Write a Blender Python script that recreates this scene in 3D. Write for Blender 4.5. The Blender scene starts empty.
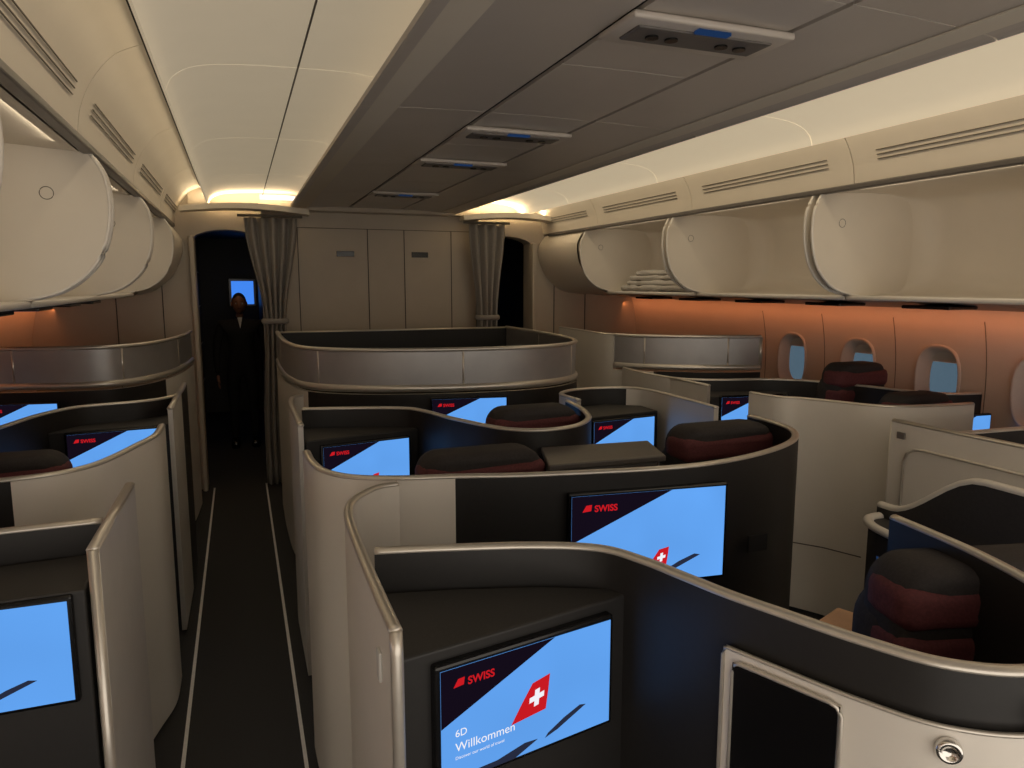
import bpy, bmesh, math, random
from mathutils import Vector, Matrix
random.seed(3)
C=bpy.context.collection
sc=bpy.context.scene
sc.view_settings.view_transform='Standard'
sc.view_settings.look='None'
sc.view_settings.exposure=.3

# ---------------------------------------------------------------- materials
def mat(name,col,rough=.5,metal=0,noise=0,nscale=40,emis=None,estr=0,bump=0,coat=0):
    m=bpy.data.materials.new(name); m.use_nodes=True
    nt=m.node_tree; b=nt.nodes['Principled BSDF']
    c=(col[0],col[1],col[2],1)
    b.inputs['Base Color'].default_value=c
    b.inputs['Roughness'].default_value=rough
    b.inputs['Metallic'].default_value=metal
    if coat: b.inputs['Coat Weight'].default_value=coat
    if emis:
        b.inputs['Emission Color'].default_value=(emis[0],emis[1],emis[2],1)
        b.inputs['Emission Strength'].default_value=estr
    if noise or bump:
        tc=nt.nodes.new('ShaderNodeTexCoord'); n=nt.nodes.new('ShaderNodeTexNoise')
        n.inputs['Scale'].default_value=nscale; n.inputs['Detail'].default_value=4
        nt.links.new(tc.outputs['Object'],n.inputs['Vector'])
        if noise:
            r=nt.nodes.new('ShaderNodeValToRGB')
            r.color_ramp.elements[0].position=.3; r.color_ramp.elements[1].position=.7
            r.color_ramp.elements[0].color=tuple(x*(1-noise) for x in col)+(1,)
            r.color_ramp.elements[1].color=tuple(min(1,x*(1+noise)) for x in col)+(1,)
            nt.links.new(n.outputs['Fac'],r.inputs['Fac']); nt.links.new(r.outputs['Color'],b.inputs['Base Color'])
        if bump:
            bp=nt.nodes.new('ShaderNodeBump'); bp.inputs['Strength'].default_value=bump; bp.inputs['Distance'].default_value=.002
            nt.links.new(n.outputs['Fac'],bp.inputs['Height']); nt.links.new(bp.outputs['Normal'],b.inputs['Normal'])
    return m
wl=(1,.82,.55)
M=dict(
 beige=mat('beige_laminate',(.75,.71,.65),.42,noise=.02,nscale=6),
 black=mat('black_laminate',(.013,.012,.012),.5,noise=.1,nscale=60),
 shelf=mat('console_top_charcoal',(.030,.028,.027),.6,noise=.15,nscale=150,bump=.1),
 rail=mat('champagne_rail',(.62,.58,.52),.30,metal=.6,noise=.03),
 silver=mat('brushed_silver_panel',(.64,.61,.58),.4,metal=.2,noise=.03,nscale=12),
 smoke=mat('smoked_metal_panel',(.38,.37,.37),.36,metal=.5,noise=.05,nscale=9),
 chrome=mat('chrome',(.7,.68,.65),.15,metal=1),
 ceil=mat('ceiling_cream',(.72,.66,.56),.6,noise=.015,nscale=5),
 ceil_glow_l=mat('aisle_ceiling_lit_look_port',(.72,.67,.59),.6,noise=.015,nscale=5,emis=wl,estr=.20),  # cove-lit look put into the panel as emission, not a lamp
 ceil_glow_r=mat('aisle_ceiling_lit_look_starboard',(.76,.70,.59),.6,noise=.015,nscale=5,emis=wl,estr=.32),  # same painted-in glow, stronger on the brighter starboard aisle
 cdark=mat('ceiling_centre_taupe',(.56,.51,.46),.33,noise=.02,nscale=4),
 cgap=mat('ceiling_gap',(.03,.028,.025),.8,noise=.05),
 groove=mat('grille_brown',(.17,.15,.12),.7,noise=.05),
 mould=mat('moulding_cream',(.74,.68,.59),.5,noise=.02,nscale=5),
 bin=mat('bin_shell_cream',(.78,.72,.63),.5,noise=.02,nscale=5),
 bintrim=mat('bin_edge_trim',(.80,.76,.70),.35,metal=.1,noise=.02),
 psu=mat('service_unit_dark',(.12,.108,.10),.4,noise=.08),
 side=mat('sidewall_cream',(.66,.59,.52),.55,noise=.02,nscale=5),
 floor=mat('carpet_charcoal',(.038,.038,.039),.95,noise=.35,nscale=260,bump=.6),
 track=mat('track_strip_grey',(.85,.84,.83),.5,noise=.05),
 bulk=mat('bulkhead_taupe',(.48,.42,.34),.5,noise=.03,nscale=5),
 bulkseam=mat('bulkhead_seam',(.08,.07,.06),.7,noise=.05),
 curt=mat('curtain_grey',(.30,.275,.25),.85,noise=.08,nscale=90,bump=.3),
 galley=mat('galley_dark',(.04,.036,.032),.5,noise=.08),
 bezel=mat('screen_bezel',(.004,.004,.005),.2,noise=.05),
 seatb=mat('seat_charcoal_fabric',(.028,.024,.025),.8,noise=.2,nscale=120,bump=.3),
 seatm=mat('seat_maroon_fabric',(.115,.028,.032),.8,noise=.2,nscale=120,bump=.3),
 wood=mat('side_table_wood',(.62,.36,.20),.4,noise=.12,nscale=14),
 towel=mat('blanket_fabric',(.50,.47,.43),.9,noise=.08,nscale=60,bump=.8),
 suit=mat('suit_black',(.006,.006,.008),.8,noise=.2,nscale=80),
 skin=mat('skin',(.28,.13,.08),.5,noise=.06,nscale=30),
 hair=mat('hair_dark',(.02,.014,.012),.7,noise=.2,nscale=60),
 shirt=mat('shirt_white',(.6,.6,.58),.7,noise=.03),
 eyew=mat('eye_white',(.7,.7,.68),.3,noise=.02),
 glass=mat('window_pane_dusk',(.05,.08,.10),.12,noise=.05,emis=(.13,.22,.30),estr=.4),
 winring=mat('window_bezel_cream',(.58,.52,.47),.45,noise=.02),
)
def emat(name,col,s,noise=.05):
    m=bpy.data.materials.new(name); m.use_nodes=True; nt=m.node_tree
    for n in list(nt.nodes): nt.nodes.remove(n)
    o=nt.nodes.new('ShaderNodeOutputMaterial'); e=nt.nodes.new('ShaderNodeEmission')
    e.inputs['Strength'].default_value=s
    tc=nt.nodes.new('ShaderNodeTexCoord'); g=nt.nodes.new('ShaderNodeTexNoise'); g.inputs['Scale'].default_value=2.5
    r=nt.nodes.new('ShaderNodeValToRGB')
    r.color_ramp.elements[0].color=tuple(x*(1-noise) for x in col)+(1,)
    r.color_ramp.elements[1].color=tuple(x*(1+noise) for x in col)+(1,)
    nt.links.new(tc.outputs['Object'],g.inputs['Vector']); nt.links.new(g.outputs['Fac'],r.inputs['Fac'])
    nt.links.new(r.outputs['Color'],e.inputs['Color']); nt.links.new(e.outputs[0],o.inputs['Surface'])
    return m
E=dict(
 blue=emat('screen_sky_blue',(.12,.36,.86),.82,.22),
 black=emat('screen_night',(.007,.004,.010),.8,.3),
 red=emat('screen_red',(.55,.01,.015),.85),
 white=emat('screen_white',(.85,.85,.9),.85,.02),
 dark=emat('screen_wing_dark',(.02,.025,.05),.8),
 lightblue=emat('galley_display_blue',(.05,.22,.8),.9),
 sign=emat('sign_display',(.010,.028,.08),.8),
)

# ---------------------------------------------------------------- helpers
def empty(name,loc=(0,0,0)):
    e=bpy.data.objects.new(name,None); e.empty_display_size=.1; e.location=loc; C.objects.link(e); return e
def obj(name,verts,faces,mats,parent=None,midx=None,smooth=False):
    me=bpy.data.meshes.new(name); me.from_pydata([tuple(v) for v in verts],[],faces)
    if not isinstance(mats,(list,tuple)): mats=[mats]
    for m in mats: me.materials.append(m)
    if midx:
        for p,i in zip(me.polygons,midx): p.material_index=i
    bm=bmesh.new(); bm.from_mesh(me); bmesh.ops.recalc_face_normals(bm,faces=bm.faces); bm.to_mesh(me); bm.free()
    if smooth:
        for p in me.polygons: p.use_smooth=True
    o=bpy.data.objects.new(name,me); C.objects.link(o)
    if parent: o.parent=parent
    return o
def box(name,x0,x1,y0,y1,z0,z1,m,parent=None,bev=0,seg=3,rot=None):
    me=bpy.data.meshes.new(name); bm=bmesh.new()
    bmesh.ops.create_cube(bm,size=1)
    c=Vector(((x0+x1)/2,(y0+y1)/2,(z0+z1)/2))
    for v in bm.verts: v.co=Vector((v.co.x*(x1-x0),v.co.y*(y1-y0),v.co.z*(z1-z0)))
    if bev: bmesh.ops.bevel(bm,geom=list(bm.edges),offset=bev,segments=seg,profile=.5,affect='EDGES')
    if rot is not None:
        for v in bm.verts: v.co=rot@v.co
    for v in bm.verts: v.co+=c
    if bev and seg>2:
        for f in bm.faces: f.smooth=True
    bm.to_mesh(me); bm.free(); me.materials.append(m)
    o=bpy.data.objects.new(name,me); C.objects.link(o)
    if parent: o.parent=parent
    return o
def prism(name,poly,z0,z1,m,parent=None,mtop=None,bev=0):
    n=len(poly); v=[(x,y,z0) for x,y in poly]+[(x,y,z1) for x,y in poly]
    f=[list(range(n))[::-1],list(range(n,2*n))]+[[i,(i+1)%n,n+(i+1)%n,n+i] for i in range(n)]
    o=obj(name,v,f,[m,mtop or m],parent,[0,1]+[0]*n)
    if bev:
        md=o.modifiers.new('b','BEVEL'); md.width=bev; md.segments=3; md.limit_method='ANGLE'
    return o
def extr_y(name,prof,segs,th,m,parent=None,smooth=False):
    """sheet following an (x,z) profile, extruded along y for every (y0,y1) in segs; closed, thickness th along normal"""
    n=len(prof); V=[];F=[]
    nor=[]
    for i in range(n):
        a=prof[max(0,i-1)]; b=prof[min(n-1,i+1)]
        t=Vector((b[0]-a[0],b[1]-a[1])).normalized(); nor.append((-t.y,t.x))
    for (y0,y1) in segs:
        b=len(V)
        for y in (y0,y1):
            for i,(x,z) in enumerate(prof): V.append((x,y,z))
            for i,(x,z) in enumerate(prof): V.append((x+nor[i][0]*th,y,z+nor[i][1]*th))
        def I(e,l,i): return b+e*2*n+l*n+i
        for i in range(n-1):
            F.append([I(0,0,i),I(0,0,i+1),I(1,0,i+1),I(1,0,i)])
            F.append([I(0,1,i),I(0,1,i+1),I(1,1,i+1),I(1,1,i)])
            F.append([I(0,0,i),I(0,0,i+1),I(0,1,i+1),I(0,1,i)])
            F.append([I(1,0,i),I(1,0,i+1),I(1,1,i+1),I(1,1,i)])
        for i in (0,n-1): F.append([I(0,0,i),I(1,0,i),I(1,1,i),I(0,1,i)])
    o=obj(name,V,F,m,parent,smooth=smooth)
    if smooth:
        md=o.modifiers.new('e','EDGE_SPLIT'); md.split_angle=math.radians(40)
    return o
def smooth_prof(p,k=6):
    P=[Vector(q) for q in p]; out=[]
    for i in range(len(P)-1):
        p0=P[max(0,i-1)];p1=P[i];p2=P[i+1];p3=P[min(len(P)-1,i+2)]
        for j in range(k):
            t=j/k
            out.append(.5*((2*p1)+(-p0+p2)*t+(2*p0-5*p1+4*p2-p3)*t*t+(-p0+3*p1-3*p2+p3)*t**3))
    out.append(P[-1]); return [tuple(q) for q in out]
def offset(path,d):
    out=[]
    n=len(path)
    for i in range(n):
        a=path[max(0,i-1)]; b=path[min(n-1,i+1)]
        t=Vector((b[0]-a[0],b[1]-a[1])).normalized()
        out.append((path[i][0]-t.y*d,path[i][1]+t.x*d))
    return out
def wall(name,path,z0,z1,th,mL,mR,parent=None,smooth=True,k=8,chooser=None,rail=True,railw=.015,railm=None):
    """vertical shell following a plan path. mL = face on the left of the travel direction"""
    p=smooth_prof(path,k) if smooth else path
    L=offset(p,th/2); R=offset(p,-th/2); n=len(p)
    V=[(x,y,z) for x,y in L for z in (z0,z1)]+[(x,y,z) for x,y in R for z in (z0,z1)]
    F=[];mi=[]
    for i in range(n-1):
        a=2*i; b=2*i+2; c=2*n+2*i; d=c+2
        il,ir=0,1
        if chooser: il,ir=chooser(*p[i])
        F+= [[a,b,b+1,a+1],[c,d,d+1,c+1],[a+1,b+1,d+1,c+1],[a,b,d,c]]; mi+=[il,ir,2,2]
    F+=[[0,1,2*n+1,2*n],[2*n-2,2*n-1,4*n-1,4*n-2]]; mi+=[2,2]
    o=obj(name,V,F,[mL,mR,M['rail']],parent,mi)
    if n>4:
        for f in o.data.polygons: f.use_smooth=True
        md=o.modifiers.new('e','EDGE_SPLIT'); md.split_angle=math.radians(40)
    if rail:
        tube(name+'_rail',[(x,y,z1) for x,y in p],max(railw,th/2+.002),railm or M['rail'],parent,flat=.6)
    return p
def tube(name,pts,r,m,parent=None,flat=1,ns=10,closed=False):
    P=[Vector(q) for q in pts]; n=len(P); V=[];F=[]
    for i in range(n):
        a=P[max(0,i-1)];b=P[min(n-1,i+1)]
        if closed: a=P[(i-1)%n]; b=P[(i+1)%n]
        t=(b-a).normalized()
        up=Vector((0,0,1)) if abs(t.z)<.9 else Vector((1,0,0))
        s=t.cross(up).normalized(); u=s.cross(t).normalized()
        for j in range(ns):
            an=2*math.pi*j/ns
            V.append(P[i]+s*math.cos(an)*r+u*math.sin(an)*r*flat)
    for i in range(n if closed else n-1):
        for j in range(ns):
            i2=(i+1)%n
            F.append([i*ns+j,i*ns+(j+1)%ns,i2*ns+(j+1)%ns,i2*ns+j])
    if not closed: F+=[list(range(ns))[::-1],[(n-1)*ns+j for j in range(ns)]]
    return obj(name,V,F,m,parent,smooth=True)
def mx(x): return 2.4-x
def mpath(p): return [(2.4-x,y) for x,y in p]

# ---------------------------------------------------------------- monitors
def monitor(x0,y0,x1,y1,z0,z1,full=True,seat=''):
    d=Vector((x1-x0,y1-y0,0)); W=d.length; d.normalize(); H=z1-z0
    n=Vector((d.y,-d.x,0))
    root=empty('seat_monitor'); 
    root.matrix_world=Matrix(((d.x,0,n.x,x0),(d.y,0,n.y,y0),(0,1,0,z0),(0,0,0,1)))
    b=.010
    box('bezel',-b,W+b,-b,H+b,-.028,-.001,M['bezel'],root,.006,2)
    def poly(nm,pts,z,m): return obj(nm,[(u*W,v*H,z) for u,v in pts],[list(range(len(pts)))],m,root)
    poly('picture',[(0,0),(1,0),(1,1),(0,1)],.0005,E['blue'])
    poly('picture_night_area',[(0,1),(0,.50),(.64,1)],.0015,E['black'])
    r=W/H
    if full: f=lambda a,b:(a,b)
    else: f=lambda a,b:(.56+(a-.5)*.62,.27+(b-.5)*.62)
    poly('picture_tail_fin',[f(*q) for q in [(.38,.32),(.44,.48),(.505,.64),(.61,.68),(.60,.53),(.585,.36)]],.0018,E['red'])
    cx,cy,s=.53,.50,.019
    def q(a,b): return f(cx+a+b*.15/r, cy+b*r+a*.35)
    poly('picture_cross_h',[q(-2.3*s,-.75*s),q(2.3*s,-.75*s),q(2.3*s,.75*s),q(-2.3*s,.75*s)],.0021,E['white'])
    poly('picture_cross_v',[q(-.75*s,-2.3*s),q(.75*s,-2.3*s),q(.75*s,2.3*s),q(-.75*s,2.3*s)],.0024,E['white'])
    poly('picture_wing',[(.58,.08),(.66,.12),(.84,.26),(.80,.275),(.70,.21),(.60,.12)],.0018,E['dark'])
    poly('picture_fuselage',[(.0,.0),(.40,.0),(.54,.10),(.46,.11),(.3,.05),(0,.04)],.0018,E['dark'])
    poly('picture_logo_fin',[(.065,.83),(.09,.90),(.125,.905),(.12,.84)],.002,E['red'])
    def txt(t,u,v,size,m,off=.0004):
        c=bpy.data.curves.new('text','FONT'); c.body=t; c.size=size; c.materials.append(m)
        o=bpy.data.objects.new('picture_text',c); C.objects.link(o); o.parent=root; o.location=(u*W,v*H,.003)
        c.offset=off*size/.03
    txt('SWISS',.14,.83,.095*H,E['red'],.0008)
    if full:
        txt(seat,.07,.40,.09*H,E['white'],0); txt('Willkommen',.07,.27,.11*H,E['white'],0); txt('Discover our world of travel',.07,.20,.04*H,E['white'],0)
    return root

# ---------------------------------------------------------------- seats
def outline_slab(name,w,h,r,th,m,parent,y0=0,z0=0,bot=.03):
    """cushion with a rounded-top outline in the xz plane and pillowed faces"""
    pts=[]
    for cx,cz,a0,rr in ((w/2-r,h-r,0,r),(-w/2+r,h-r,90,r),(-w/2+bot,bot,180,bot),(w/2-bot,bot,270,bot)):
        for k in range(7):
            a=math.radians(a0+90*k/6); pts.append((cx+rr*math.cos(a),cz+rr*math.sin(a)))
    n=len(pts); V=[];F=[]
    e=min(.018,th*.3,h*.2)
    layers=[(0,e*1.8),(.03,e*.9),(.12,e*.2),(.3,0),(.7,0),(.88,e*.2),(.97,e*.9),(1,e*1.8)]
    for t,ins in layers:
        for x,z in pts:
            V.append((x*(1-2*ins/w),y0+t*th-.03*(1-(2*x/w)**2)*(1-t),z0+h/2+(z-h/2)*(1-2*ins/h)))
    for l in range(len(layers)-1):
        for i in range(n): F.append([l*n+i,l*n+(i+1)%n,(l+1)*n+(i+1)%n,(l+1)*n+i])
    F+=[list(range(n)),[(len(layers)-1)*n+i for i in range(n)]]
    return obj(name,V,F,m,parent,smooth=True)
def seat(x,y,top=1.18,rz=0,w=.46):
    e=empty('airline_seat',(x,y,0)); e.rotation_euler=(0,0,rz)
    box('seat_base',-.22,.22,.05,.55,.0,.30,M['black'],e,.02)
    box('seat_cushion',-w/2,w/2,.0,.58,.30,.46,M['seatb'],e,.05,4)
    box('cushion_insert',-w/2+.06,w/2-.06,.05,.57,.45,.475,M['seatm'],e,.012,3)
    outline_slab('backrest',w+.01,top-.38,.10,.14,M['seatb'],e,y0=-.07,z0=.30)
    outline_slab('headrest_cap',w,.27,.085,.17,M['seatb'],e,y0=-.13,z0=top-.27,bot=.03)
    outline_slab('headrest_pad_upper',w+.010,.105,.035,.165,M['seatm'],e,y0=-.145,z0=top-.145,bot=.03)
    outline_slab('headrest_pad_lower',w+.010,.110,.03,.165,M['seatm'],e,y0=-.142,z0=top-.262,bot=.03)
    for s in (-1,1):
        box('armrest',s*(w/2+.03)-.035,s*(w/2+.03)+.035,0,.48,.52,.60,M['black'],e,.02,3)
        box('armrest_support',s*(w/2+.03)-.02,s*(w/2+.03)+.02,.05,.12,.1,.53,M['black'],e,.005,2)
    return e

# ---------------------------------------------------------------- room shell
Y0,Y1=-1.4,6.8
box('floor',-1.7,4.1,Y0,11,-.05,0,M['floor'])
for i,x in enumerate((-.282,.154,2.246,2.682)):
    box('trim_%d'%(i+1),x-.007,x+.007,Y0,6.75,0,.004,M['track'])
prof=smooth_prof([(3.86,0),(3.94,.5),(3.97,1.0),(3.965,1.35),(3.90,1.66),(3.8,1.9),(3.5,2.35),(3.0,2.62)],4)
WY=[.15,.75,1.35,1.95,2.55,3.16,3.77,4.40]; WZ=1.22
def oval(a,b,n=32,p=2.6):
    out=[]
    for i in range(n):
        t=2*math.pi*i/n; c,s=math.cos(t),math.sin(t)
        out.append((a*math.copysign(abs(c)**(2/p),c),b*math.copysign(abs(s)**(2/p),s)))
    return out
def sidewall(name,mir):
    pr=[(mx(x) if mir else x,z) for x,z in prof]
    o=extr_y(name,pr,[(Y0,Y1+.1)],.03 if mir else -.03,M['side'])
    V=[];F=[]; n=32
    for y in WY:
        ov=oval(.135,.195)
        b=len(V)
        for x in (3.8,4.15):
            X=mx(x) if mir else x
            V+=[(X,y+p,WZ+q) for p,q in ov]
        F+=[[b+i,b+(i+1)%n,b+n+(i+1)%n,b+n+i] for i in range(n)]+[[b+i for i in range(n)][::-1],[b+n+i for i in range(n)]]
    c=obj('cutter',V,F,M['side'])
    md=o.modifiers.new('w','BOOLEAN'); md.operation='DIFFERENCE'; md.object=c; md.solver='EXACT'
    dg=bpy.context.evaluated_depsgraph_get()
    me=bpy.data.meshes.new_from_object(o.evaluated_get(dg)); o.modifiers.clear(); o.data=me
    bpy.data.objects.remove(c)
    for y in WY:
        yy=y+.31
        tube('joint',[((mx(x-.001) if mir else x-.001),yy,z) for x,z in prof if .3<z<1.62],.0025,M['groove'],o,ns=6)
    return o
sidewall('wall_right',False); sidewall('wall_left',True)
wi=0
for mir in (False,True):
    for y in WY:
        if mir and y<2: continue
        wi+=1; e=empty('window_%d'%wi); n=32
        rings=[(.158,.222,3.960),(.150,.212,3.945),(.138,.198,3.955),(.112,.168,4.03),(.105,.160,4.03)]
        V=[];F=[]
        for a,b,x in rings:
            X=mx(x) if mir else x
            V+=[(X,y+p,WZ+q) for p,q in oval(a,b)]
        for r in range(len(rings)-1):
            F+=[[r*n+i,r*n+(i+1)%n,(r+1)*n+(i+1)%n,(r+1)*n+i] for i in range(n)]
        obj('bezel',V,F,M['winring'],e,smooth=True)
        X=mx(4.032) if mir else 4.032
        obj('pane',[(X,y+p,WZ+q) for p,q in oval(.118,.172)],[list(range(n))],M['glass'],e)
        X=mx(4.024) if mir else 4.024
        obj('shade',[(X,y+p,WZ+q) for p,q in [(-.11,.105),(.11,.105),(.10,.14),(.07,.165),(-.07,.165),(-.10,.14)]],[list(range(6))],M['winring'],e)

# ceiling
seams=[Y0,.09,1.46,2.83,4.20,5.57,6.8]
segs=[(a+.003,b-.003) for a,b in zip(seams[:-1],seams[1:])]
cpan=smooth_prof([(.45,2.45),(.50,2.462),(.8,2.475),(1.2,2.48),(1.6,2.475),(1.90,2.462),(1.95,2.45)],5)
ce=empty('ceiling')
lft=[p for p in cpan if p[0]<=.97]; mid=[(.975,2.477),(1.2,2.48),(1.425,2.477)]; rgt=[p for p in cpan if p[0]>=1.43]
extr_y('centre_panels_port',lft,segs,.012,M['cdark'],ce)
extr_y('centre_panels_middle',mid,[(a,b) for s0,s1 in segs for a,b in ((s0,(s0+s1)/2-.003),((s0+s1)/2+.003,s1))],.012,M['cdark'],ce)
extr_y('centre_panels_starboard',rgt,segs,.012,M['cdark'],ce)
box('backing',-.60,3.0,Y0,Y1,2.62,2.64,M['cgap'],ce)
box('seam_backing',.60,1.80,Y0,Y1,2.50,2.51,M['cgap'],ce)
box('cove_floor_port',.46,.60,Y0,Y1,2.462,2.466,M['ceil'],ce)
box('cove_floor_starboard',1.80,1.94,Y0,Y1,2.462,2.466,M['ceil'],ce)
for mir in (0,1):
    f=(lambda p:[(mx(x),z) for x,z in p]) if mir else (lambda p:p)
    s=-1 if mir else 1
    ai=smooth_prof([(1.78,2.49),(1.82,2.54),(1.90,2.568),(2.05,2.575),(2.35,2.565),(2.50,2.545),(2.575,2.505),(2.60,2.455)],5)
    extr_y('aisle_panels',f(ai),segs,.010*s,M['ceil_glow_l'] if mir else M['ceil_glow_r'],ce,True)
    for a,b in segs:
        xx=mx(2.16) if mir else 2.16
        tube('aisle_panel_joint',[(xx,a,2.573),(xx,b,2.573)],.0035,M['groove'],ce,ns=6)
    mo=smooth_prof([(2.66,2.60),(2.75,2.555),(2.82,2.47),(2.86,2.38),(2.875,2.29)],6)
    extr_y('moulding',f(mo),segs,.012*s,M['mould'],ce,True)
    for dx,dz in ((2.8385,2.425),(2.8465,2.405),(2.8535,2.385)):
        for a,b in segs:
            xx=mx(dx) if mir else dx
            tube('air_grille_slot',[(xx,a+.15,dz),(xx,b-.15,dz)],.0024,M['groove'],ce,ns=6)
    hx=(2.86,2.90); 
    if mir: hx=(mx(2.90),mx(2.86))
    box('bin_hinge_rail',hx[0],hx[1],Y0,6.6,2.262,2.290,M['psu'],ce,.006,2)

# lamps
def area(name,loc,sx,sy,rot,col,power):
    l=bpy.data.lights.new(name,'AREA'); l.shape='RECTANGLE'; l.size=sx; l.size_y=sy; l.color=col; l.energy=power
    o=bpy.data.objects.new(name,l); C.objects.link(o); o.location=loc; o.rotation_euler=rot; return o
warm=(1,.77,.46)
L=Y1-Y0; yc=(Y0+Y1)/2
area('cove_lamp',(1.87,yc,2.472),.08,L,(math.pi,0,0),warm,19)
area('cove_lamp',(.53,yc,2.472),.08,L,(math.pi,0,0),warm,11)
# wall-wash strips tucked above the aisle panel lip, shining on the mouldings
area('moulding_lamp',(2.632,yc,2.552),.03,L,(0,math.radians(-50),0),(1,.80,.52),5)
area('moulding_lamp',(mx(2.632),yc,2.552),.03,L,(0,math.radians(50),0),(1,.80,.52),3.4)
orange=(1,.30,.10)
area('sidewall_lamp',(3.80,yc,1.60),.03,L,(0,math.radians(-55),0),orange,3.4)
area('sidewall_lamp',(-1.40,yc,1.60),.03,L,(0,math.radians(55),0),orange,3.2)

for y in (-1.2,.3,1.76,3.17,4.02,5.5):
    e=empty('ceiling_service_panel',(1.2,y,2.472))
    box('housing',-.25,.25,-.10,.10,-.016,.004,M['cdark'],e,.008,3)
    box('dark_insert',-.21,.21,-.055,.055,-.022,-.012,M['psu'],e,.006,2)
    box('sign',-.05,.05,-.085,-.062,-.024,-.014,E['sign'],e)
    for s in (-.14,-.08,.08,.14):
        V=[(s+.018*math.cos(t*math.pi/8),.018*math.sin(t*math.pi/8),z) for z in (-.012,-.027) for t in range(16)]
        obj('reading_light',V,[[i,(i+1)%16,16+(i+1)%16,16+i] for i in range(16)]+[list(range(16)),list(range(16,32))],M['bezel'],e)

# ---------------------------------------------------------------- overhead bins
DY=[-1.04,.33,1.70,3.07,4.45,5.82]
def overhead(mir,y0,y1):
    f=(lambda x:mx(x)) if mir else (lambda x:x); s=-1 if mir else 1
    e=empty('overhead_bin')
    sh=smooth_prof([(2.91,2.268),(3.2,2.285),(3.50,2.275),(3.60,2.23),(3.65,2.10),(3.65,1.90),(3.61,1.795),(3.50,1.745),(3.16,1.735)],5)
    ya,yb=y0+.030,y1-.030; R=.14
    rings=[]
    for t in range(9):
        a=math.pi/2*t/8; rings.append((ya+R*(1-math.cos(a)),R*(1-math.sin(a))))
    rings+= [(yb-(y-ya),ins) for y,ins in rings[::-1]]
    V=[];F=[];n=len(sh)
    for y,ins in rings:
        for x,z in sh:
            w=min(1,max(0,(x-3.2)/.3)); w=w*w*(3-2*w)
            V.append((f(x-ins*w),y,z))
    for r in range(len(rings)-1):
        for i in range(n-1): F.append([r*n+i,r*n+i+1,(r+1)*n+i+1,(r+1)*n+i])
    o=obj('shell',V,F,M['bin'],e,smooth=True)
    out=smooth_prof([(2.885,2.275),(2.835,2.18),(2.83,2.03),(2.88,1.88),(3.00,1.775),(3.17,1.735)],6)
    back=[(3.48,1.742),(3.50,1.79),(3.53,1.90),(3.53,2.10),(3.50,2.23),(3.46,2.278),(3.2,2.285)]
    poly=[(f(x),z) for x,z in out+back]
    m_=len(poly)
    for yy in (y0+.022,y1-.034):
        V=[(x,yy,z) for x,z in poly]+[(x,yy+.012,z) for x,z in poly]
        obj('end_plate',V,[list(range(m_)),list(range(m_,2*m_))]+[[i,(i+1)%m_,m_+(i+1)%m_,m_+i] for i in range(m_)],M['bin'],e)
        tube('end_edge',[(f(x),yy+.006,z) for x,z in out],.008,M['bintrim'],e,ns=8)
        rr=.022
        tube('latch_ring',[(f(3.02)+rr*math.cos(q*math.pi/10),yy+(.0 if yy>y0+.1 else .012),2.12+rr*math.sin(q*math.pi/10)) for q in range(20)],.0015,M['groove'],e,ns=6,closed=True)
    x0,x1=sorted((f(3.10),f(3.19)))
    box('lip',x0,x1,y0+.005,y1-.005,1.712,1.738,M['bintrim'],e,.010,3)
    un=[(3.13,1.712),(3.35,1.70),(3.60,1.675),(3.84,1.655)]
    ym=(y0+y1)/2
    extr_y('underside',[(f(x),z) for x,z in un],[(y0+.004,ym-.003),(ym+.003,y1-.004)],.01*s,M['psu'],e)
    for yy in (y0+.35,y1-.35):
        x0,x1=sorted((f(3.28),f(3.48)))
        box('service_unit',x0,x1,yy-.14,yy+.14,1.672,1.69,M['bezel'],e,.005,2)
    # added fill light behind the hinge rail, no real fitting, brightens the bin
    area('bin_fill_light',(f(2.94),ym,2.262),.02,.95,(0,-s*math.radians(50),0),(1,.84,.62),.55)
    return e
for mir in (0,1):
    for a,b in zip(DY[:-1],DY[1:]):
        overhead(mir,a,b)
    f=(lambda x:mx(x)) if mir else (lambda x:x); s=-1 if mir else 1
    e=empty('overhead_bin')
    pr=smooth_prof([(2.89,2.27),(2.82,2.15),(2.85,1.98),(2.96,1.82),(3.13,1.72),(3.5,1.69),(3.86,1.66)],6)
    extr_y('closed_door',[(f(x),z) for x,z in pr],[(5.85,6.74)],.015*s,M['bin'],e,True)
    poly=[(f(x),z) for x,z in pr]+[(f(3.8),2.27)]; n=len(poly)
    obj('end_plate',[(x,5.85,z) for x,z in poly]+[(x,5.86,z) for x,z in poly],[list(range(n)),list(range(n,2*n))]+[[i,(i+1)%n,n+(i+1)%n,n+i] for i in range(n)],M['bin'],e)
e=empty('folded_blanket',(3.30,5.02,1.742))
for k in range(4):
    o=box('layer_%d'%(k+1),-.19+.012*k,.13-.02*k,-.50+.05*k,.55-.05*k-.03*(k%2),.002+.040*k,.046+.040*k,M['towel'],e,.02,4)
    md=o.modifiers.new('s','SUBSURF'); md.levels=3; md.render_levels=3
    tx=bpy.data.textures.new('cl','CLOUDS'); tx.noise_scale=.07
    dm=o.modifiers.new('d','DISPLACE'); dm.texture=tx; dm.strength=.045; dm.mid_level=.5

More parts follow.
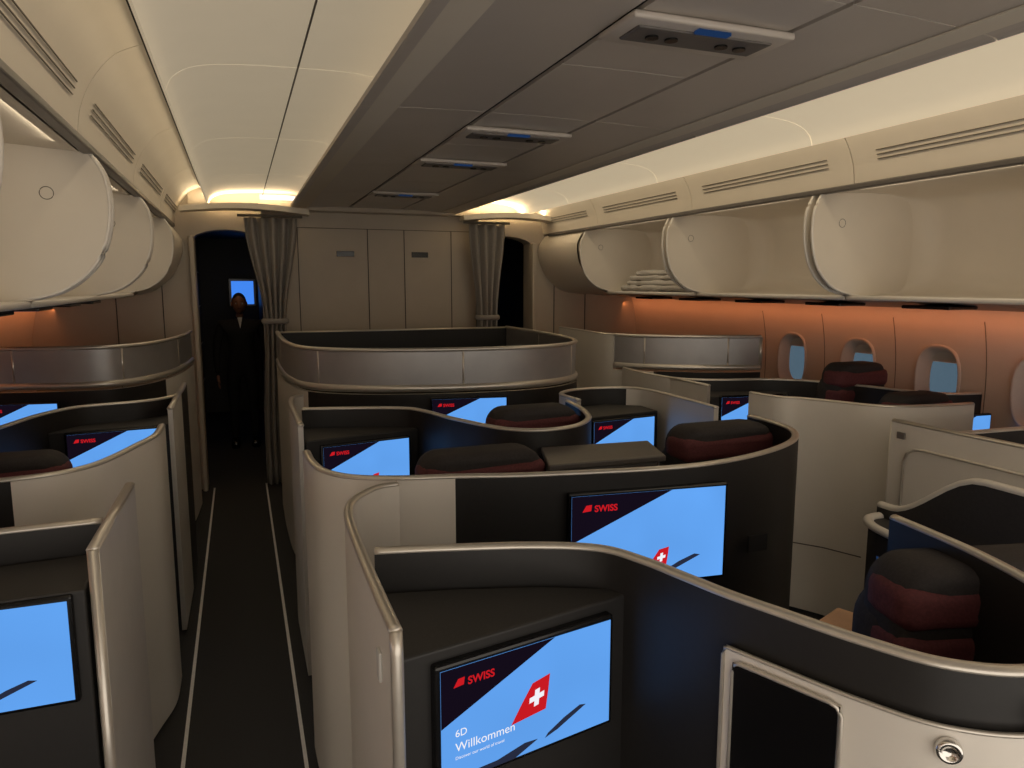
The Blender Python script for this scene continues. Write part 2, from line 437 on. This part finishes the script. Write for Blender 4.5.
# ---------------------------------------------------------------- forward bulkheads
e=empty('wall_front')
box('centre',.20,2.20,6.85,6.90,0,2.52,M['bulk'],e)
for x in (.52,1.146,1.49,1.95): box('seam',x-.004,x+.004,6.846,6.851,1.0,2.30,M['bulkseam'],e)
box('seam_top',.2,2.2,6.846,6.851,2.30,2.305,M['bulkseam'],e)
box('header_beam',.2,2.2,6.70,6.86,2.44,2.52,M['bulk'],e,.01,2)
for x in (.94,1.64): box('placard',x-.08,x+.08,6.843,6.852,2.05,2.10,M['bezel'],e,.003,2)
box('port_panel',-1.62,-.35,6.75,6.90,0,2.6,M['bulk'],e)
box('starboard_panel',2.75,4.05,6.75,6.90,0,2.6,M['bulk'],e)
for x in (-.60,-.95,3.0,3.35): box('seam',x-.004,x+.004,6.745,6.751,.9,2.3,M['bulkseam'],e)
for x0,x1 in ((-.36,.21),(2.19,2.76)):
    V=[];F=[];N=12
    for y in (6.72,6.92):
        for i in range(N+1):
            t=i/N; x=x0+(x1-x0)*t; zb=2.16+.10*math.sin(math.pi*t)**.5
            V+= [(x,y,zb),(x,y,2.6)]
    K=2*(N+1)
    for i in range(N):
        a=2*i
        F+=[[a,a+2,a+3,a+1],[K+a,K+a+2,K+a+3,K+a+1],[a,a+2,K+a+2,K+a],[a+1,a+3,K+a+3,K+a+1]]
    F+=[[0,1,K+1,K],[2*N,2*N+1,K+2*N+1,K+2*N]]
    obj('arch_header',V,F,M['bulk'],e)
box('door_frame_port',-.37,-.33,6.66,6.92,0,2.2,M['bulk'],e,.01,2)
box('door_frame_starboard',2.73,2.77,6.66,6.92,0,2.2,M['bulk'],e,.01,2)
for x0,x1,pw in ((-.42,.60,2.5),(1.98,3.0,3.2)):
    v=empty('curtain_valance')
    pts=[]
    for i in range(21):
        t=i/20; x=x0+(x1-x0)*t
        pts.append((x,6.50-.06*math.sin(math.pi*t),2.385+.03*math.sin(math.pi*t)))
    V=[];F=[]
    for x,y,z in pts: V+=[(x,y,z),(x,y,z+.045),(x,6.66,z+.03),(x,6.66,z)]
    for i in range(20):
        for j in range(4): F.append([4*i+j,4*i+(j+1)%4,4*i+4+(j+1)%4,4*i+4+j])
    F+=[[0,1,2,3],[80,81,82,83]]
    obj('canopy',V,F,M['ceil'],v)
    area('valance_lamp',((x0+x1)/2,6.60,2.465),x1-x0-.2,.06,(math.pi,0,0),warm,pw)
# galley beyond
g=empty('galley')
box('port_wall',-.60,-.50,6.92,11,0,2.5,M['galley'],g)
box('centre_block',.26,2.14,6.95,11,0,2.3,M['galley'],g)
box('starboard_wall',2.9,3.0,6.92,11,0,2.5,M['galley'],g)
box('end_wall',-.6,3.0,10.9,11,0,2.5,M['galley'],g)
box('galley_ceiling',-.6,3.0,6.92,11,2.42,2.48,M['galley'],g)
for z in (.5,1.0,1.5,1.95): box('cupboard_seam',-.50,-.495,6.95,10.8,z,z+.01,M['rail'],g)
for y in (7.5,8.1,8.9,9.7): box('cupboard_latch',-.50,-.48,y,y+.06,1.35,1.38,M['chrome'],g,.004,2)
box('blue_display',-.09,.20,10.80,10.88,1.52,1.84,E['lightblue'],g)
box('display_frame',-.12,.23,10.84,10.90,1.49,1.87,M['bezel'],g)
box('starboard_display',2.50,2.75,10.80,10.88,1.4,1.8,E['sign'],g)
area('galley_lamp',(-.15,7.9,2.40),.2,.5,(0,0,0),(1,.62,.35),.8)

# curtains
def curtain(xa,xb,ta,tb,ba,bb,y,ztop,ztie,folds=7):
    e=empty('curtain'); N=folds*10; K=30; V=[];F=[]
    for k in range(K+1):
        t=k/K; z=ztop*(1-t)+.03*t
        if z>ztie:
            s=(ztop-z)/(ztop-ztie); s=s*s*(3-2*s); a=xa+(ta-xa)*s; b=xb+(tb-xb)*s
        else:
            s=min(1,(ztie-z)/(ztie*.7)); s=s*s*(3-2*s); a=ta+(ba-ta)*s; b=tb+(bb-tb)*s
        for i in range(N+1):
            u=i/N
            V.append((a+(b-a)*u, y+.035*math.sin(u*folds*2*math.pi+.4*math.sin(3*t))+.012*math.sin(u*9+2*t),z))
    for k in range(K):
        for i in range(N): F.append([k*(N+1)+i,k*(N+1)+i+1,(k+1)*(N+1)+i+1,(k+1)*(N+1)+i])
    o=obj('cloth',V,F,M['curt'],e,smooth=True)
    md=o.modifiers.new('s','SOLIDIFY'); md.thickness=.004
    pts=[((ta+tb)/2+(tb-ta)/2*1.1*math.cos(q),y+.06*math.sin(q),ztie) for q in [i*2*math.pi/24 for i in range(24)]]
    tube('tieback',pts,.018,M['curt'],e,flat=1.4,closed=True)
    tube('track',[(min(xa,xb)-.05,y,ztop+.015),(max(xa,xb)+.05,y,ztop+.015)],.012,M['groove'],e)
curtain(.07,.50,.20,.38,.16,.40,6.62,2.36,1.48,5)
curtain(2.06,2.42,2.14,2.34,2.12,2.36,6.62,2.36,1.48,4)

# ---------------------------------------------------------------- centre suites
bl,be,ri=M['black'],M['beige'],M['rail']
def side_fix(dy):
    e=empty('business_class_suite')
    path=[(.265,1.60),(.43,1.56),(.63,1.50),(.76,1.43),(.815,1.33),(.85,1.22),(.88,1.12),(.92,1.02),(.98,.88),(1.05,.77),(1.17,.71),(1.33,.74),(1.47,.88),(1.55,1.10),(1.59,1.36)]
    path=[(x,y+dy) for x,y in path]
    p=wall('shell',path,.02,1.19,.026,bl,bl,e)
    poly=[(.25,1.26),(.46,1.30),(.81,1.37),(.79,1.40),(.75,1.42),(.63,1.475),(.43,1.535),(.25,1.575)]
    prism('console',[(x,y+dy) for x,y in poly],0,1.10,bl,e,M['shelf'],.006)
    return e,p
eA,pA=side_fix(0)
wall('aisle_panel',[(.43,2.14),(.36,2.12),(.28,2.02),(.245,1.88),(.235,1.62),(.232,1.36),(.232,1.20)],.03,1.19,.022,be,be,eA,railw=.012)
tube('aisle_panel_front_edge',[(.232,1.20,1.19),(.232,1.195,1.15),(.232,1.19,.05)],.012,ri,eA)
box('seat_number_plate',.214,.221,1.28,1.31,1.05,1.11,M['shirt'],eA,.003,2)
monitor(.325,1.252,.735,1.332,.825,1.065,True,'6D')
sec=[q for q in pA if q[1]<1.11 and q[0]<1.40]
so=offset(sec,-.022)
wall('side_lining',so,.03,1.095,.012,be,be,eA,smooth=False,rail=False)
so2=offset(sec,-.029)
tube('side_lining_edge',[(so2[0][0],so2[0][1],.03),(so2[0][0],so2[0][1],1.08),(so2[0][0]*.7+so2[1][0]*.3,so2[0][1]*.7+so2[1][1]*.3,1.095)]+[(x,y,1.097) for x,y in so2[1:]],.004,ri,eA)
def ribbon_frame(nm,path,i0,i1,z0,z1,off,m,mr,parent,rw=.005):
    seg=offset(path,off)[i0:i1+1]
    wall(nm,seg,z0,z1,.006,m,m,parent,smooth=False,rail=False)
    top=[(x,y,z1) for x,y in seg]
    def mixp(a,b,t): return (a[0]*(1-t)+b[0]*t,a[1]*(1-t)+b[1]*t)
    m0=mixp(seg[0],seg[1],.3); m1=mixp(seg[-1],seg[-2],.3)
    P=[(seg[0][0],seg[0][1],z0),(seg[0][0],seg[0][1],z1-.02),(m0[0],m0[1],z1-.004)]+top[1:-1]+[(m1[0],m1[1],z1-.004),(seg[-1][0],seg[-1][1],z1-.02),(seg[-1][0],seg[-1][1],z0)]
    tube(nm+'_frame',P,rw,mr,parent)
def near(path,x,y): return min(range(len(path)),key=lambda k:(path[k][0]-x)**2+(path[k][1]-y)**2)
i0=near(sec,.90,1.085); i1=near(sec,.975,.89)
ribbon_frame('stowage',sec,i0,i1,.45,1.076,-.034,M['bezel'],ri,eA)
def disc(nm,c,n,r,d,m,parent):
    n=Vector((n[0],n[1],0)).normalized(); s=Vector((-n.y,n.x,0)); u=Vector((0,0,1)); N=24; V=[]
    prof_=[(r,0),(r,d*.7),(r*.9,d),(r*.62,d),(r*.55,d*.6),(0.001,d*.6)]
    F=[]
    for rr,dd in prof_:
        for i in range(N):
            a=2*math.pi*i/N; V.append(Vector(c)+n*dd+s*rr*math.cos(a)+u*rr*math.sin(a))
    for l in range(len(prof_)-1):
        for i in range(N): F.append([l*N+i,l*N+(i+1)%N,(l+1)*N+(i+1)%N,(l+1)*N+i])
    return obj(nm,V,F,m,parent,smooth=True)
k=near(sec,1.055,.765)
kp=Vector(offset(sec,-.030)[k]); t=(Vector(sec[k+1])-Vector(sec[k-1])).normalized(); nn=Vector((t.y,-t.x))
disc('headphone_hook',(kp.x,kp.y,1.062),nn,.020,.014,M['chrome'],eA)
k=near(sec,1.17,.71); kp=Vector(offset(sec,-.034)[k])
box('reading_lamp_pod',kp.x-.025,kp.x+.03,kp.y-.02,kp.y+.005,1.10,1.135,M['bezel'],eA,.008,3)

eC,pC=side_fix(2.03)
wall('aisle_panel',[(.30,4.10),(.25,4.02),(.228,3.85),(.225,3.60),(.225,3.20)],.03,1.19,.022,be,be,eC)
monitor(.325,3.282,.735,3.362,.825,1.065,False)
# suite B (full-width)
eB=empty('business_class_suite')
pathB=[(.205,2.68),(.21,2.52),(.235,2.38),(.31,2.27),(.44,2.205),(.62,2.16),(.82,2.10),(1.07,2.05),(1.25,2.02),(1.45,2.01),(1.65,2.045),(1.86,2.12),(2.04,2.23),(2.16,2.38),(2.20,2.55),(2.20,2.70)]
wall('shell',pathB,.02,1.19,.026,bl,be,eB,chooser=lambda x,y:((0,1) if x<.60 or x>2.15 else (0,0)))
monitor(.965,2.018,1.51,1.957,.81,1.125,False)
prism('console_under_screen',[(.62,2.03),(.80,1.98),(1.25,1.90),(1.25,1.97),(.82,2.06),(.62,2.12)],0,.70,bl,eB,M['shelf'])
box('placard',1.64,1.72,1.985,1.992,.86,.92,M['black'],eB)
# centre console box
e=empty('centre_console')
prism('cabinet',[(1.08,2.44),(1.54,2.42),(1.62,2.66),(1.17,2.70)],0,1.10,M['psu'],e,M['psu'],.012)
prism('lid',[(1.06,2.42),(1.56,2.40),(1.64,2.67),(1.15,2.71)],1.10,1.125,M['psu'],e,None,.006)
box('drawer_pull',1.25,1.40,2.412,2.424,1.02,1.03,M['chrome'],e)
# suite E (starboard centre)
eE=empty('business_class_suite')
wall('shell',[(1.66,3.40),(1.66,3.62),(1.78,3.74),(1.98,3.76),(2.14,3.70),(2.205,3.55),(2.21,3.25),(2.20,2.95)],.02,1.19,.026,be,bl,eE,chooser=lambda x,y:(0,1) if x<2.12 else (0,0))
prism('console',[(1.70,3.36),(2.16,3.42),(2.16,3.60),(1.98,3.72),(1.75,3.68),(1.68,3.5)],0,1.10,bl,eE,M['shelf'],.006)
monitor(1.72,3.335,2.12,3.39,.84,1.075,False)
# suite G aisle-side console (starboard of nearest centre seat)
eG=empty('business_class_suite')
p=smooth_prof([(2.20,1.95),(2.205,1.80),(2.205,1.55),(2.205,1.30),(2.205,.9)],6)
V=[];F=[];mi=[]
def hz(y): 
    t=min(1,max(0,(1.90-y)/(1.90-1.56))); t=t*t*(3-2*t); return .985+.185*t
for x,y in p: V+=[(2.19,y,.03),(2.19,y,hz(y)),(2.22,y,hz(y)),(2.22,y,.03)]
n=len(p)
for i in range(n-1):
    for j in range(4): F.append([4*i+j,4*i+(j+1)%4,4*i+4+(j+1)%4,4*i+4+j]); mi.append(1 if j==0 else 0)
F+=[[0,1,2,3],[4*n-4,4*n-3,4*n-2,4*n-1]]; mi+=[0,0]
obj('aisle_wing',V,F,[be,M['shelf']],eG,mi)
tube('aisle_wing_rail',[(2.205,y,hz(y)) for x,y in p],.018,be,eG,flat=.7)
pc=[(2.185,1.93),(2.12,1.92),(2.06,1.83),(2.03,1.60),(2.01,1.30),(2.005,1.05),(2.005,.7),(2.185,.7)]
prism('side_console',pc,0,.945,M['seatb'],eG,M['shelf'])
edge=smooth_prof(pc[:7],6)
tube('side_console_edge',[(x,y,.948) for x,y in edge],.018,be,eG,flat=.8)
obj('control_tablet',[(2.035,1.80,.79),(2.018,1.66,.79),(2.018,1.66,.862),(2.035,1.80,.862)],[[0,1,2,3]],E['sign'],eG)
prism('wood_side_table',[(1.36,1.42),(1.56,1.50),(1.62,1.36),(1.42,1.28)],.86,.885,M['wood'],eG,None,.006)
prism('side_table_pedestal',[(1.42,1.40),(1.54,1.45),(1.58,1.37),(1.46,1.32)],0,.86,bl,eG)

# front centre suite with raised ring
eR=empty('business_class_suite')
ring=[(.27,5.95),(.265,5.3),(.285,4.75),(.37,4.38),(.62,4.16),(1.0,4.03),(1.4,3.98),(1.75,4.02),(2.02,4.22),(2.15,4.6),(2.19,5.2),(2.19,5.95)]
wall('lower_shell',ring,.03,1.17,.03,bl,be,eR,chooser=lambda x,y:(0,1) if (x<.36 or x>2.1) else (0,0),rail=False)
def rpanel(nm,p,parent,z0=1.215,z1=1.425,step=18):
    wall(nm,p,z0,z1,.012,M['smoke'],M['smoke'],parent,smooth=False,rail=False)
    tube(nm+'_top_rail',[(x,y,z1) for x,y in p],.018,ri,parent,flat=.7)
    tube(nm+'_bottom_rail',[(x,y,z0-.012) for x,y in p],.022,ri,parent,flat=1.0)
    for i in range(8,len(p)-4,step):
        tube(nm+'_post',[(p[i][0],p[i][1],z0),(p[i][0],p[i][1],z1)],.009,ri,parent)
rpanel('privacy_ring',smooth_prof(ring,8),eR)
wall('rear_partition',[(.27,5.95),(1.2,5.95),(2.19,5.95)],.03,1.42,.03,bl,bl,eR,smooth=False)
monitor(1.0,3.93,1.42,3.86,.90,1.15,False)
prism('console',[(.40,3.98),(.98,3.96),(1.45,3.90),(1.48,3.97),(1.0,4.01),(.62,4.13),(.42,4.3)],0,.86,bl,eR,M['shelf'])

# ---------------------------------------------------------------- port window suites
e=empty('business_class_suite')
wall('aisle_panel',[(-.345,1.84),(-.34,2.42)],.03,1.19,.026,M['silver'],M['silver'],e,smooth=False)
tube('aisle_panel_near_edge',[(-.345,1.84,1.19),(-.345,1.84,.03)],.013,ri,e)
tube('aisle_panel_far_edge',[(-.34,2.42,1.19),(-.34,2.42,.03)],.013,ri,e)
wall('shell',[(-.365,2.10),(-.7,2.085),(-1.1,2.03),(-1.45,2.0)],.02,1.18,.026,bl,bl,e)
prism('console',[(-.365,1.83),(-.365,2.085),(-1.1,2.02),(-1.42,1.98),(-1.42,1.80)],0,1.10,bl,e,M['shelf'],.006)
monitor(-.84,1.812,-.40,1.812,.845,1.085,False)
e2=empty('business_class_suite')
p2=[(-1.48,2.60),(-1.1,2.60),(-.78,2.61),(-.60,2.64),(-.50,2.72),(-.44,2.86),(-.39,3.03),(-.345,3.20),(-.34,3.42)]
wall('shell',p2,.02,1.19,.026,bl,be,e2,chooser=lambda x,y:(0,0) if x<-.72 else (0,1))
e3=empty('business_class_suite')
p3=[(-.34,4.85),(-.34,4.45),(-.38,4.28),(-.50,4.17),(-.77,4.09),(-.90,3.90),(-.98,3.62),(-1.06,3.35),(-1.25,3.20),(-1.48,3.15)]
wall('shell',p3,.02,1.19,.026,bl,be,e3,chooser=lambda x,y:(0,1) if x>-.40 else (0,0))
wall('aisle_panel',[(-.345,3.88),(-.34,4.45)],.03,1.19,.022,be,be,e3,smooth=False)
prism('console',[(-.36,3.95),(-.36,4.26),(-.5,4.15),(-.77,4.07),(-.88,3.91)],0,1.10,bl,e3,M['shelf'],.006)
monitor(-.80,3.895,-.40,3.935,.84,1.085,False)
e4=empty('business_class_suite')
p4=[(-1.50,4.98),(-1.25,4.93),(-.95,4.88),(-.73,4.90),(-.57,5.08),(-.46,5.40),(-.40,5.80),(-.375,6.25)]
wall('lower_shell',p4,.02,1.17,.03,bl,be,e4,chooser=lambda x,y:(0,1) if x>-.5 else (0,0),rail=False)
rpanel('privacy_screen',smooth_prof(p4,8),e4)
monitor(-1.42,4.86,-1.02,4.80,.86,1.11,False)
prism('console',[(-1.46,4.80),(-1.0,4.76),(-.80,4.80),(-.95,4.86),(-1.46,4.94)],0,.84,bl,e4,M['shelf'])

# ---------------------------------------------------------------- starboard window suites
e=empty('business_class_suite')
wall('aisle_panel',[(2.74,2.38),(2.745,1.2)],.03,1.19,.03,be,be,e,smooth=False)
tube('aisle_panel_far_edge',[(2.74,2.38,1.19),(2.74,2.38,.03)],.014,ri,e)
xx=2.718
tube('door_inset_trim',[(xx,2.30,.55),(xx,2.30,1.02),(xx,2.285,1.06),(xx,2.25,1.085),(xx,2.2,1.09),(xx,1.3,1.09)],.006,ri,e)
box('latch',2.712,2.722,2.30,2.34,1.12,1.15,M['psu'],e,.003,2)
wall('shell',mpath([(-.365,2.10),(-.7,2.085),(-1.1,2.03),(-1.45,2.0)]),.02,1.18,.03,bl,bl,e)
prism('console',mpath([(-.365,1.83),(-.365,2.085),(-1.1,2.02),(-1.42,1.98),(-1.42,1.80)]),0,1.08,bl,e,M['shelf'],.006)
e=empty('business_class_suite')
q2=[(3.50,2.58),(3.23,2.61),(3.06,2.65),(2.96,2.74),(2.89,2.88),(2.80,3.03),(2.72,3.12),(2.69,3.30)]
wall('shell',q2,.02,1.19,.026,be,bl,e)
wall('shell_low',[(3.52,2.58),(3.86,2.56)],.02,.96,.026,bl,bl,e,smooth=False)
tube('door_seam',[(2.70,3.09,.40),(2.865,2.88,.40),(2.945,2.70,.40)],.003,M['bulkseam'],e)
e=empty('business_class_suite')
q3=[(2.62,4.62),(2.60,4.30),(2.63,4.02),(2.72,3.88),(2.90,3.80),(3.18,3.72),(3.38,3.54),(3.50,3.28),(3.58,3.0),(3.70,2.86),(3.88,2.82)]
wall('shell',q3,.02,1.19,.026,bl,be,e,chooser=lambda x,y:(0,1) if x<2.70 else (0,0))
prism('console',[(2.66,3.62),(3.16,3.54),(3.24,3.62),(3.16,3.69),(2.90,3.77),(2.70,3.86)],0,1.12,bl,e,M['shelf'],.006)
wall('aisle_panel',[(2.63,4.02),(2.64,3.62)],.03,1.19,.022,be,be,e,smooth=False)
monitor(2.72,3.595,3.12,3.53,.88,1.115,False)
monitor(3.56,2.74,3.84,2.72,.93,1.085,False)
e=empty('business_class_suite')
q4=[(2.62,5.75),(2.60,5.30),(2.58,4.95),(2.62,4.72),(2.78,4.54),(3.06,4.37),(3.30,4.27),(3.50,4.21)]
pq=smooth_prof(q4,8)
wall('lower_shell',pq,.02,1.17,.03,bl,be,e,smooth=False,chooser=lambda x,y:(0,1) if x<2.80 else (0,0),rail=False)
wall('tall_side_panel',[q for q in pq if q[1]>=4.74],1.17,1.425,.03,be,be,e,smooth=False)
rpanel('privacy_screen',[q for q in pq if q[1]<=4.76],e,step=16)
tube('privacy_screen_end_post',[(3.50,4.21,1.20),(3.50,4.21,1.425)],.016,ri,e)

# ---------------------------------------------------------------- seats
seat(.83,2.60,1.18,0,.48)
seat(1.30,3.22,1.22,0,.44)
seat(1.97,2.66,1.19,0,.48)
seat(1.69,1.18,1.16,math.radians(-14),.60)
seat(-.88,3.22,1.16,0,.46)
seat(3.56,3.46,1.32,0,.38)
seat(3.52,2.98,1.20,0,.40)

# ---------------------------------------------------------------- cabin attendant in the galley doorway
def person(x,y,H=1.70,rz=math.pi):
    root=empty('flight_attendant',(x,y,0)); root.rotation_euler=(0,0,rz)
    k=H/1.70
    def skin(nm,nodes,edges,m,lv=2):
        me=bpy.data.meshes.new(nm); me.from_pydata([tuple(c*k for c in n[0]) for n in nodes],edges,[]); me.materials.append(m)
        o=bpy.data.objects.new(nm,me); C.objects.link(o); o.parent=root
        s=o.modifiers.new('skin','SKIN'); s.use_smooth_shade=True
        for i,n in enumerate(nodes):
            r=n[1]; r=(r,r) if not isinstance(r,tuple) else r
            me.skin_vertices[0].data[i].radius=(r[0]*k,r[1]*k)
            me.skin_vertices[0].data[i].use_root=(i==0)
        ss=o.modifiers.new('sub','SUBSURF'); ss.levels=lv; ss.render_levels=lv
        return o
    N=[((0,0,.92),(.155,.11)),((0,0,1.08),(.135,.10)),((0,.005,1.24),(.165,.115)),((0,0,1.36),(.16,.10)),((0,0,1.43),(.06,.06)),
       ((.19,0,1.36),.062),((.235,0,1.20),.052),((.255,.01,1.06),.044),((.255,.05,.92),.036),((.25,.08,.83),.03),
       ((-.19,0,1.36),.062),((-.235,0,1.20),.052),((-.255,.01,1.06),.044),((-.255,.05,.92),.036),((-.25,.08,.83),.03),
       ((.09,0,.82),.088),((.10,.01,.64),.075),((.10,.02,.47),.058),((.105,0,.28),.052),((.105,-.01,.09),.045),
       ((-.09,0,.82),.088),((-.10,.01,.64),.075),((-.10,.02,.47),.058),((-.105,0,.28),.052),((-.105,-.01,.09),.045)]
    Ed=[(0,1),(1,2),(2,3),(3,4),(3,5),(5,6),(6,7),(7,8),(8,9),(3,10),(10,11),(11,12),(12,13),(13,14),(0,15),(15,16),(16,17),(17,18),(18,19),(0,20),(20,21),(21,22),(22,23),(23,24)]
    skin('suit_body',N,Ed,M['suit'])
    skin('neck',[((0,0,1.42),.05),((0,.01,1.50),.048)],[(0,1)],M['skin'])
    for s in (-1,1):
        box('shoe',s*.105*k-.045,s*.105*k+.045,-.08,.19,.0,.085,M['bezel'],root,.03,4)
        bx,by,bz=s*.25,.09,.80
        skin('palm',[((bx,by,bz+.02),(.022,.034)),((bx,by+.01,bz-.03),(.018,.040)),((bx,by+.015,bz-.06),(.014,.038))],[(0,1),(1,2)],M['skin'],1)
        for j,(dy,ln) in enumerate(((-.030,.062),(-.010,.074),(.010,.078),(.030,.070))):
            skin('finger_%d'%(j+1),[((bx,by+.015+dy,bz-.06),.0095),((bx-s*.004,by+.017+dy,bz-.06-ln*.5),.009),((bx-s*.018,by+.018+dy,bz-.06-ln*.95),.007)],[(0,1),(1,2)],M['skin'],1)
        skin('thumb',[((bx,by+.035,bz-.01),.011),((bx-s*.012,by+.062,bz-.04),.010),((bx-s*.018,by+.070,bz-.07),.008)],[(0,1),(1,2)],M['skin'],1)
    bm=bmesh.new(); bmesh.ops.create_uvsphere(bm,u_segments=32,v_segments=24,radius=1)
    for v in bm.verts:
        x_,y_,z_=v.co
        w=.074*(1-.22*max(0,-z_)**1.2); d_=.094*(1-.10*max(0,-z_))
        nz=z_*.115
        yy=y_*d_+ (.012*max(0,-z_) if y_>0 else 0)
        if y_>.5:
            yy+=.022*math.exp(-((x_/.16)**2))*math.exp(-(((z_+.16)/.22)**2))
            yy-=.010*math.exp(-(((abs(x_)-.38)/.17)**2))*math.exp(-(((z_-.04)/.12)**2))
            yy+=.006*math.exp(-((x_/.28)**2))*math.exp(-(((z_+.47)/.07)**2))
            yy+=.007*math.exp(-((x_/.25)**2))*math.exp(-(((z_+.82)/.14)**2))
        v.co=Vector((x_*w,yy,nz))
    me=bpy.data.meshes.new('head'); bm.to_mesh(me); bm.free(); me.materials.append(M['skin'])
    for q in me.polygons: q.use_smooth=True
    h=bpy.data.objects.new('head',me); C.objects.link(h); h.parent=root; h.location=(0,.015,1.585*k)
    bm=bmesh.new(); bmesh.ops.create_uvsphere(bm,u_segments=28,v_segments=18,radius=1)
    for v in bm.verts:
        x_,y_,z_=v.co; v.co=Vector((x_*.079,y_*.098-.008,z_*.118+.004))
    bmesh.ops.delete(bm,geom=[v for v in bm.verts if (v.co.y>.03 and v.co.z<.062) or v.co.z<-.05 ],context='VERTS')
    me=bpy.data.meshes.new('hair'); bm.to_mesh(me); bm.free(); me.materials.append(M['hair'])
    for q in me.polygons: q.use_smooth=True
    hh=bpy.data.objects.new('hair',me); C.objects.link(hh); hh.parent=root; hh.location=(0,.015,1.585*k)
    def ball(nm,loc,sx,sy,sz,m):
        bm=bmesh.new(); bmesh.ops.create_uvsphere(bm,u_segments=14,v_segments=10,radius=1)
        for v in bm.verts: v.co=Vector((v.co.x*sx,v.co.y*sy,v.co.z*sz))
        me=bpy.data.meshes.new(nm); bm.to_mesh(me); bm.free(); me.materials.append(m)
        for q in me.polygons: q.use_smooth=True
        o=bpy.data.objects.new(nm,me); C.objects.link(o); o.parent=root; o.location=loc
    for s in (-1,1):
        ball('eye',(s*.028,.092,1.59*k),.012,.009,.008,M['eyew']); ball('iris',(s*.028,.0985,1.59*k),.005,.004,.005,M['hair'])
        ball('ear',(s*.078,.01,1.58*k),.010,.018,.030,M['skin']); ball('eyebrow',(s*.028,.100,1.608*k),.016,.005,.003,M['hair'])
    ball('mouth',(0,.104,1.533*k),.022,.006,.005,M['seatm'])
    obj('shirt',[(-.026,.092,1.44),(.026,.092,1.44),(.0,.124,1.32)],[[0,1,2]],M['shirt'],root)
    return root
person(.0,8.5)

# ---------------------------------------------------------------- world (the lit cabin carries on behind) & camera
w=bpy.data.worlds.new('world'); sc.world=w; w.use_nodes=True
bg=w.node_tree.nodes['Background']; bg.inputs[0].default_value=(1,.90,.78,1); bg.inputs[1].default_value=1.3
cam=bpy.data.cameras.new('camera'); co=bpy.data.objects.new('camera',cam); C.objects.link(co)
cam.sensor_width=36; cam.lens=36*720/1024; cam.clip_start=.02
F_=Vector((.3493,.9268,-.1376)); R_=Vector((.9357,-.3527,0)).normalized(); U_=R_.cross(F_).normalized(); F_=U_.cross(R_).normalized()
co.matrix_world=Matrix(((R_.x,U_.x,-F_.x,0),(R_.y,U_.y,-F_.y,0),(R_.z,U_.z,-F_.z,1.8),(0,0,0,1)))
sc.camera=co
